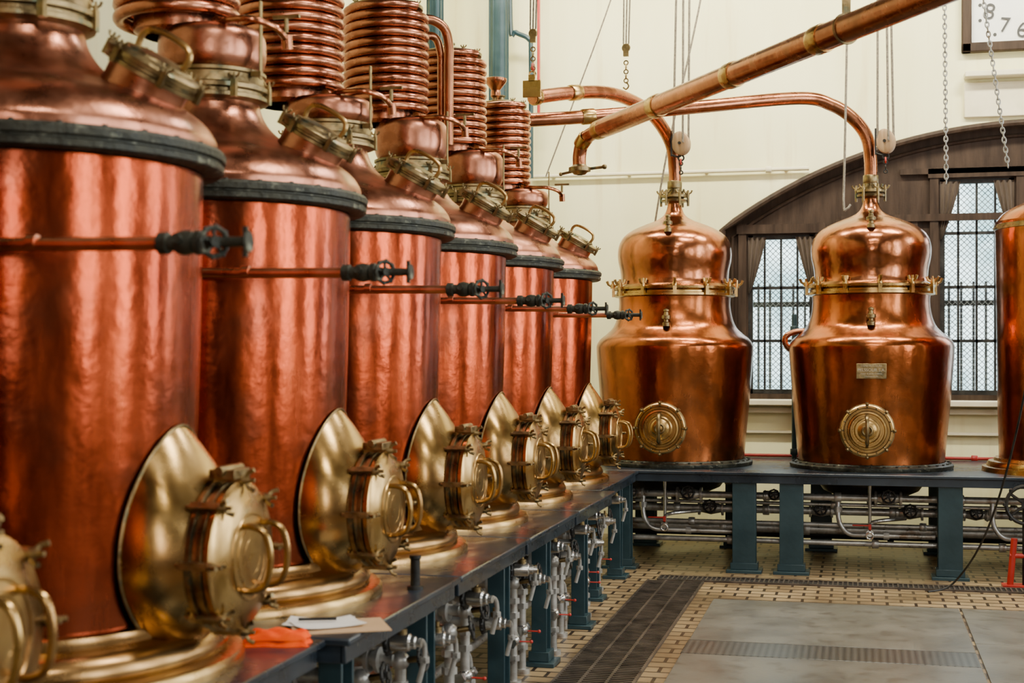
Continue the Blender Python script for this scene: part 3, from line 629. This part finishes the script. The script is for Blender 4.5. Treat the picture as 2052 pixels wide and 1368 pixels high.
# ------------------------------------------------------------------ items on table
E=empty('loose_papers',(-1.62,4.25,TOP),'white loose sheets on a kraft clipboard at the table edge','paper')
def sheet(w,d,z,rot,cx,cy,mat,nm,th=.0015,curl=.006):
    b=MB();n=8;vs=[];fs=[]
    for k in(0,1):
        for i in range(n+1):
            for j in range(n+1):
                u,v=i/n-.5,j/n-.5; vs.append((u*w,v*d,z+k*th+curl*(abs(u)*2)**3*(abs(v)*2)))
    q=(n+1)**2
    for i in range(n):
        for j in range(n):
            a=i*(n+1)+j; fs.append((a,a+1,a+n+2,a+n+1)); fs.append((q+a,q+a+n+1,q+a+n+2,q+a+1))
    for i in range(n):
        a=i*(n+1); fs.append((a,a+n+1,q+a+n+1,q+a)); a=i*(n+1)+n; fs.append((a,q+a,q+a+n+1,a+n+1))
        fs.append((i,q+i,q+i+1,i+1)); a=n*(n+1)+i; fs.append((a,a+1,q+a+1,q+a))
    return b.add(vs,fs,Matrix.Translation((cx,cy,0))@Matrix.Rotation(rot,4,'Z')).obj(nm,mat,E)
sheet(.30,.22,.001,.5,.02,.0,M_KRAFT,'clipboard',.003,0)
sheet(.21,.15,.005,.2,-.06,.03,M_PAPER,'sheet'); sheet(.21,.15,.009,.7,-.02,-.0,M_PAPER,'sheet')
MB().tube([(-.11,-.02,.022),(.0,.03,.020)],.005,8).obj('pen',M_BLACK,E)
b=MB(); n=30
for lay,(z0_,hh,sx,sy,off) in enumerate(((0,.018,.20,.115,0),(.018,.019,.18,.105,.006))):
    vs=[];fs=[]
    for i in range(n+1):
        for j in range(n+1):
            u,v=i/n-.5,j/n-.5; e=max(abs(u),abs(v))*2
            h=z0_+(hh+.004*math.sin(u*15+v*6)+.003*math.sin(v*20-u*9))*(1-e**8)
            vs.append((u*sx*(1+.06*math.sin(v*9))+off,v*sy*(1+.08*math.sin(u*11)),max(h,0)+.0005))
    for i in range(n):
        for j in range(n): a=i*(n+1)+j; fs.append((a,a+1,a+n+2,a+n+1))
    b.add(vs,fs,Matrix.Rotation(.25,4,'Z'))
o=b.obj('orange_cloth',M_ORANGE,None,(-1.69,3.96,TOP),ang=180); o['label']='folded bright orange cloth on the table'; o['category']='cloth'
b=MB(); b.lathe([(.03,0),(.03,.012),(.018,.016),(.018,.11),(.022,.115),(.022,.125)],16,None,True); o=b.obj('short_post',M_BLACK,None,(-1.585,5.0,TOP)); o['label']='short black iron peg on the table edge'; o['category']='peg'

# ------------------------------------------------------------------ columns and wall pipes
def column(x,y,r,label):
    b=MB().lathe([(r*1.9,0),(r*1.9,.08),(r*1.5,.12),(r*1.15,.2),(r,.25),(r,3.45),(r*1.25,3.47),(r*1.25,3.53),(r,3.55),(r,5.6),(r*1.4,5.7),(r*1.9,5.95),(r*1.9,CEIL)],32,None,True)
    for i in range(10):
        a=2*pi*i/10; b.box((r*math.cos(a),r*math.sin(a),2.9),(.012,.012,5.2))
    o=b.obj('iron_column',M_TEAL,None,(x,y,0)); o['label']=label; o['category']='column'
column(-3.12,12.3,.085,'dark teal cast iron column near the back wall')
column(-3.32,11.0,.065,'slim dark teal iron column behind the coils')
o=rope([(-2.86,12.45,3.2),(-2.86,12.45,4.3),(-2.88,12.45,4.45),(-3.0,12.45,4.52),(-3.05,12.45,4.62),(-3.05,12.45,CEIL)],.022,'teal service pipe bending beside the column','service_pipe',M_TEAL); o['category']='pipe'
o=rope([(-2.80,12.5,3.7),(-2.80,12.5,4.3),(-2.80,12.5,CEIL)],.014,'red service pipe beside the column','service_pipe',M_RED); o['category']='pipe'

# ------------------------------------------------------------------ room
def struct(o): o['kind']='structure'; return o
Xl,Xr,Yf,Yb=-4.2,4.6,-3.0,12.7
struct(MB().box(((Xl+Xr)/2,(Yf+Yb)/2,-.05),(Xr-Xl+.6,Yb-Yf+.6,.10)).obj('floor',M_TILE))
struct(MB().box(((Xl+Xr)/2,(Yf+Yb)/2,CEIL+.05),(Xr-Xl+.6,Yb-Yf+.6,.10)).obj('ceiling',M_CEILW))
struct(MB().box((Xl-.1,(Yf+Yb)/2,CEIL/2),(.2,Yb-Yf,CEIL)).obj('wall_left',M_WALL))
struct(MB().box(((Xl+Xr)/2,Yf-.1,CEIL/2),(Xr-Xl+.4,.2,CEIL)).obj('wall_front',M_BOARD))
wins=[1.0,4.2,7.4,10.6]; ww=1.1; z0,z1=1.3,4.7; b=MB()
ed=[Yf]+[e for w in wins for e in(w-ww/2,w+ww/2)]+[Yb]
for i in range(0,len(ed),2): b.box((Xr+.1,(ed[i]+ed[i+1])/2,CEIL/2),(.2,ed[i+1]-ed[i],CEIL))
for w in wins: b.box((Xr+.1,w,z0/2),(.2,ww,z0)); b.box((Xr+.1,w,(z1+CEIL)/2),(.2,ww,CEIL-z1))
struct(b.obj('wall_right',M_WALLR))
for k,w in enumerate(wins):
    f=MB()
    for y in(-ww/2,0,ww/2): f.box((0,y,(z0+z1)/2),(.06,.06,z1-z0))
    for i in range(7): f.box((0,0,z0+(z1-z0)*i/6),(.06,ww,.05))
    struct(f.obj('window_%d'%(k+3),M_WOOD,None,(Xr+.1,w,0)))
AC,AR,AZ0=1.45,4.458,3.588-4.458
ax0,ax1=AC-2.635,AC+2.635; zb=1.22
def az(x,off=0): return AZ0+math.sqrt(max((AR+off)**2-(x-AC)**2,0))
b=MB()
def wallpoly(b,x0,x1,zlo0,zlo1,zhi0,zhi1,y0,y1):
    b.add([(x0,y0,zlo0),(x1,y0,zlo1),(x1,y0,zhi1),(x0,y0,zhi0),(x0,y1,zlo0),(x1,y1,zlo1),(x1,y1,zhi1),(x0,y1,zhi0)],[(0,1,2,3),(7,6,5,4),(0,4,5,1),(3,2,6,7),(0,3,7,4),(1,5,6,2)])
wallpoly(b,Xl,ax0,0,0,CEIL,CEIL,Yb,Yb+.35); wallpoly(b,ax1,Xr,0,0,CEIL,CEIL,Yb,Yb+.35); wallpoly(b,ax0,ax1,0,0,zb,zb,Yb,Yb+.35)
n=40
for i in range(n):
    x0=ax0+(ax1-ax0)*i/n; x1=ax0+(ax1-ax0)*(i+1)/n; wallpoly(b,x0,x1,az(x0),az(x1),CEIL,CEIL,Yb,Yb+.35)
struct(b.obj('wall_back',M_WALL,ang=20))
holes=[(-.957,-.384,1.27,2.68),(.683,1.29,1.27,3.13),(1.61,2.217,1.27,3.13),(3.284,3.857,1.27,2.68)]
xs=set([ax0,ax1]); 
for h in holes: xs.update(h[:2])
for i in range(41): xs.add(ax0+(ax1-ax0)*i/40)
xs=sorted(xs); b=MB(); yA,yB=Yb+.12,Yb+.19
for x0,x1 in zip(xs,xs[1:]):
    xm=(x0+x1)/2; hh=[h for h in holes if h[0]<xm<h[1]]
    if hh:
        wallpoly(b,x0,x1,zb,zb,hh[0][2],hh[0][2],yA,yB); wallpoly(b,x0,x1,hh[0][3],hh[0][3],az(x0),az(x1),yA,yB)
    else: wallpoly(b,x0,x1,zb,zb,az(x0),az(x1),yA,yB)
struct(b.obj('trim_1',M_WOOD,ang=20))
b=MB()
for off,r,yy in((-.01,.030,Yb+.0),(-.10,.016,Yb+.11)):
    pts=[(ax0-off*.9,yy,zb+.02)]+[(x,yy,az(x,off)) for x in [ax0-off*.9+(ax1-ax0+1.8*off)*i/48 for i in range(49)]]+[(ax1+off*.9,yy,zb+.02)]
    b.tube(pts,r,8)
for (x0,x1,z0_,z1_) in holes:
    for x in(x0-.05,x1+.05): b.box((x,yA-.01,(zb+z1_)/2+.05),(.07,.05,z1_-zb+.1))
    b.box(((x0+x1)/2,yA-.015,z1_+.05),(x1-x0+.2,.06,.08))
for x in(-.17,.47): b.box((x,yA-.01,2.0),(.05,.04,1.6))
b.box((AC,yA-.02,2.80),(3.2,.05,.06)); b.box((AC,yA-.02,3.20),(2.2,.05,.05))
struct(b.obj('trim_2',M_WOOD))
struct(MB().box((AC,Yb-.05,zb-.02),(ax1-ax0+.2,.2,.05)).box((AC,Yb-.02,zb-.09),(ax1-ax0+.1,.08,.05)).box((AC,Yb-.015,zb-.28),(ax1-ax0+.1,.05,.03)).obj('trim_3',M_WHITEP,bevel=.008))
for k,(x0,x1,z0_,z1_) in enumerate(holes[:2]):
    E=bpy.data.objects.new('window_%d'%(k+1),None); COL.objects.link(E); E.location=((x0+x1)/2,yA+.035,0); E['kind']='structure'
    w=x1-x0; f=MB()
    for x in(-w/2+.02,w/2-.02): f.box((x,0,(z0_+z1_)/2),(.04,.05,z1_-z0_))
    for z in(z0_+.02,z1_-.02): f.box((0,0,z),(w,.05,.04))
    for i in(1,2,3): f.box((-w/2+w*i/4,0,(z0_+z1_)/2),(.018,.03,z1_-z0_))
    nr=int(round((z1_-z0_)/.42))
    for i in range(1,nr): f.box((0,0,z0_+(z1_-z0_)*i/nr),(w,.03,.026))
    f.obj('window_frame',M_BLACK,E)
    MB().add([(-w/2,.05,z0_),(w/2,.05,z0_),(w/2,.05,z1_),(-w/2,.05,z1_)],[(0,1,2,3)]).obj('wire_screen',M_MESH,E)
    for sd in(-1,1):
        vs=[];fs=[];na=18;nb=24
        for j in range(nb+1):
            t=j/nb; z=z1_-.02-.50*t
            wd=(w*.26)*(1-t)**.8+.012
            for i in range(na+1):
                u=i/na; x=sd*(w/2-u*wd); vs.append((x,-.045+.010*math.sin(u*22),z))
        for j in range(nb):
            for i in range(na): a=j*(na+1)+i; fs.append((a,a+1,a+na+2,a+na+1))
        MB().add(vs,fs).obj('curtain',M_CURT,E,label='brown tied-back curtain')
b=MB()
for i in range(38): b.cyl((-1.6+.11*i,0,0),(-1.6+.11*i,0,2.3),.012,n=6)
for z in(.4,2.1): b.box((.5,0,z),(4.6,.03,.05))
o=b.obj('iron_fence',M_BLACK,None,(0,13.9,0)); o['label']='black iron railing outside the window'; o['category']='fence'
o=MB().box((0,0,2.0),(14,.2,4.0)).obj('outside_building',M_OUT,None,(1,18.5,0)); o['label']='pale facade across the street'; o['category']='building'
o=MB().box((0,0,-.05),(16,8,.1)).obj('outside_pavement',M_OUT,None,(1,17.1,0)); o['label']='pale pavement outside the window'; o['category']='pavement'
run((-2.9,Yb-.05,3.24),(-.42,Yb-.05,3.24),.018,'cream painted pipe clipped along the wall',mat=M_WHITEP,cps=(.5,.86),feet=(0,.05,0))
E=empty('notice_board',(1.65,Yb,4.18),'framed white board with black numerals high on the wall','board')
b=MB(); 
b.box((0,-.04,.04),(1.6,.08,.08)); b.box((0,-.04,1.16),(1.6,.08,.08)); b.box((-.76,-.04,.6),(.08,.08,1.2)); b.box((.76,-.04,.6),(.08,.08,1.2)); b.obj('frame',M_WOOD,E,bevel=.01)
MB().box((0,-.02,.6),(1.46,.03,1.1)).obj('panel',M_PAPER,E)
text_obj('numeral','8',.19,M_INK,E,(-.575,-.045,.335),(pi/2,.2,0)); text_obj('numeral','7',.18,M_INK,E,(-.45,-.045,.215),(pi/2,.1,0)); text_obj('numeral','6',.18,M_INK,E,(-.315,-.045,.165),(pi/2,0,0)); text_obj('numeral','9',.16,M_INK,E,(-.60,-.045,.62),(pi/2,.6,0))
for x,z in((-.65,.27),(-.65,.40),(-.53,.145)): MB().cyl((x,-.03,z),(x,-.042,z),.014,n=12).obj('dot',M_INK,E)
o=MB().box((0,-.08,0),(1.7,.16,.05)).box((0,-.02,-.2),(1.7,.04,.3)).obj('wall_shelf',M_WHITEP,None,(1.72,Yb,3.98),bevel=.01); o['label']='cream painted ledge below the notice board'; o['category']='shelf'

# ------------------------------------------------------------------ floor details
def floorobj(b,name,mat,label,cat,**k):
    o=b.obj(name,mat,None,**k); o['label']=label; o['category']=cat; return o
b=MB(); y=1.0
for x in(-1.46,-1.33,-1.20,-1.07): b.box((x,5.55,.008),(.014,9.1,.012))
while y<10.1: b.box((-1.265,y,.007),(.38,.014,.010)); y+=.040
floorobj(b,'floor_grate',M_GRATE,'rusty slotted drain grate set in the floor','grate')
floorobj(MB().box((-1.265,5.55,.0005),(.39,9.1,.003)),'channel_shade',M_PITSHADE,'dark sheet painted as the shaded channel under the slotted grate','drain')
b=MB(); x=-1.4
b.box((.9,10.15,.006),(4.6,.02,.012)); b.box((.9,10.33,.006),(4.6,.02,.012))
while x<3.2: b.box((x,10.24,.006),(.012,.17,.012)); x+=.034
floorobj(b,'floor_grate',M_GRATE,'narrow cross drain grate before the cross table','grate')
floorobj(MB().box((.9,10.24,.0005),(4.6,.18,.003)),'channel_shade',M_PITSHADE,'dark sheet painted as the shaded channel under the cross grate','drain')
for (x0,x1,y0,y1) in((-.93,.615,8.04,9.42),(-.93,.615,5.4,7.66),(.63,2.4,8.3,9.42),(.63,2.4,5.4,8.29),(-.93,2.4,2.0,5.39)):
    floorobj(MB().box(((x0+x1)/2,(y0+y1)/2,.004),(x1-x0,y1-y0,.008)),'floor_slab',M_SLAB,'worn grey-green floor slab with dark seams','slab',bevel=.003)
floorobj(MB().box((-.16,7.85,.004),(1.55,.36,.008)),'tread_plate',M_TREAD,'diamond patterned steel tread plate strip','plate',bevel=.003)
E=empty('red_stand',(1.12,10.42,0),'small red painted pipe stand beside the cross table','stand')
b=MB()
for x in(-.10,.06): b.tube([(x,0,0),(x+.03,0,.34)],.022,10)
b.cyl((-.10,0,.22),(.09,0,.22),.018); b.box((-.01,0,.01),(.28,.14,.02)); b.obj('frame',M_RED,E)
MB().wheel((.0,-.06,.58),(0,-1,0),.13,.013,5,.03).cyl((.0,-.06,.58),(.0,.02,.58),.02).cyl((.0,0,.58),(.0,0,.0),.018).obj('handwheel',M_BLACK,E)

# ------------------------------------------------------------------ lights
def area(name,loc,rot,sx,sy,power,col):
    l=bpy.data.lights.new(name,'AREA'); l.shape='RECTANGLE'; l.size=sx; l.size_y=sy; l.energy=power; l.color=col
    o=bpy.data.objects.new(name,l); COL.objects.link(o); o.location=loc; o.rotation_euler=rot; return o
for w in wins: area('window_daylight',(Xr+.3,w,3.0),(0,pi/2,0),z1-z0,ww,128,(1.0,.97,.92))
for y in(.5,4.5,8.3): area('overhead_fill',(.6,y,CEIL-.08),(0,0,0),1.4,.5,140,(1.0,.93,.80))  # added overhead fill below a closed ceiling, brightens the dome tops
for x in(-2.6,-.4,2.0): area('wall_wash_fill',(x,10.4,CEIL-.15),(math.radians(44),0,0),1.6,.3,205,(1.0,.94,.73))  # added fill aimed at the back wall to brighten it alone
area('front_fill',(.8,Yf+.1,3.0),(pi/2,0,0),.9,2.6,100,(1,.93,.84))  # added frontal fill, the front wall has no window opening
W=bpy.data.worlds.new('World'); scene.world=W; W.use_nodes=True
bg=W.node_tree.nodes['Background']; bg.inputs[0].default_value=(.86,.95,1.0,1); bg.inputs[1].default_value=8.5

# ------------------------------------------------------------------ camera
cd=bpy.data.cameras.new('Camera'); cam=bpy.data.objects.new('Camera',cd); COL.objects.link(cam)
cam.location=(0,0,1.61); cam.rotation_euler=(pi/2,0,math.radians(13.7)); cd.lens=50; cd.sensor_width=36; cd.shift_y=28/2052
cd.dof.use_dof=True; cd.dof.focus_distance=9.5; cd.dof.aperture_fstop=3.5
scene.camera=cam
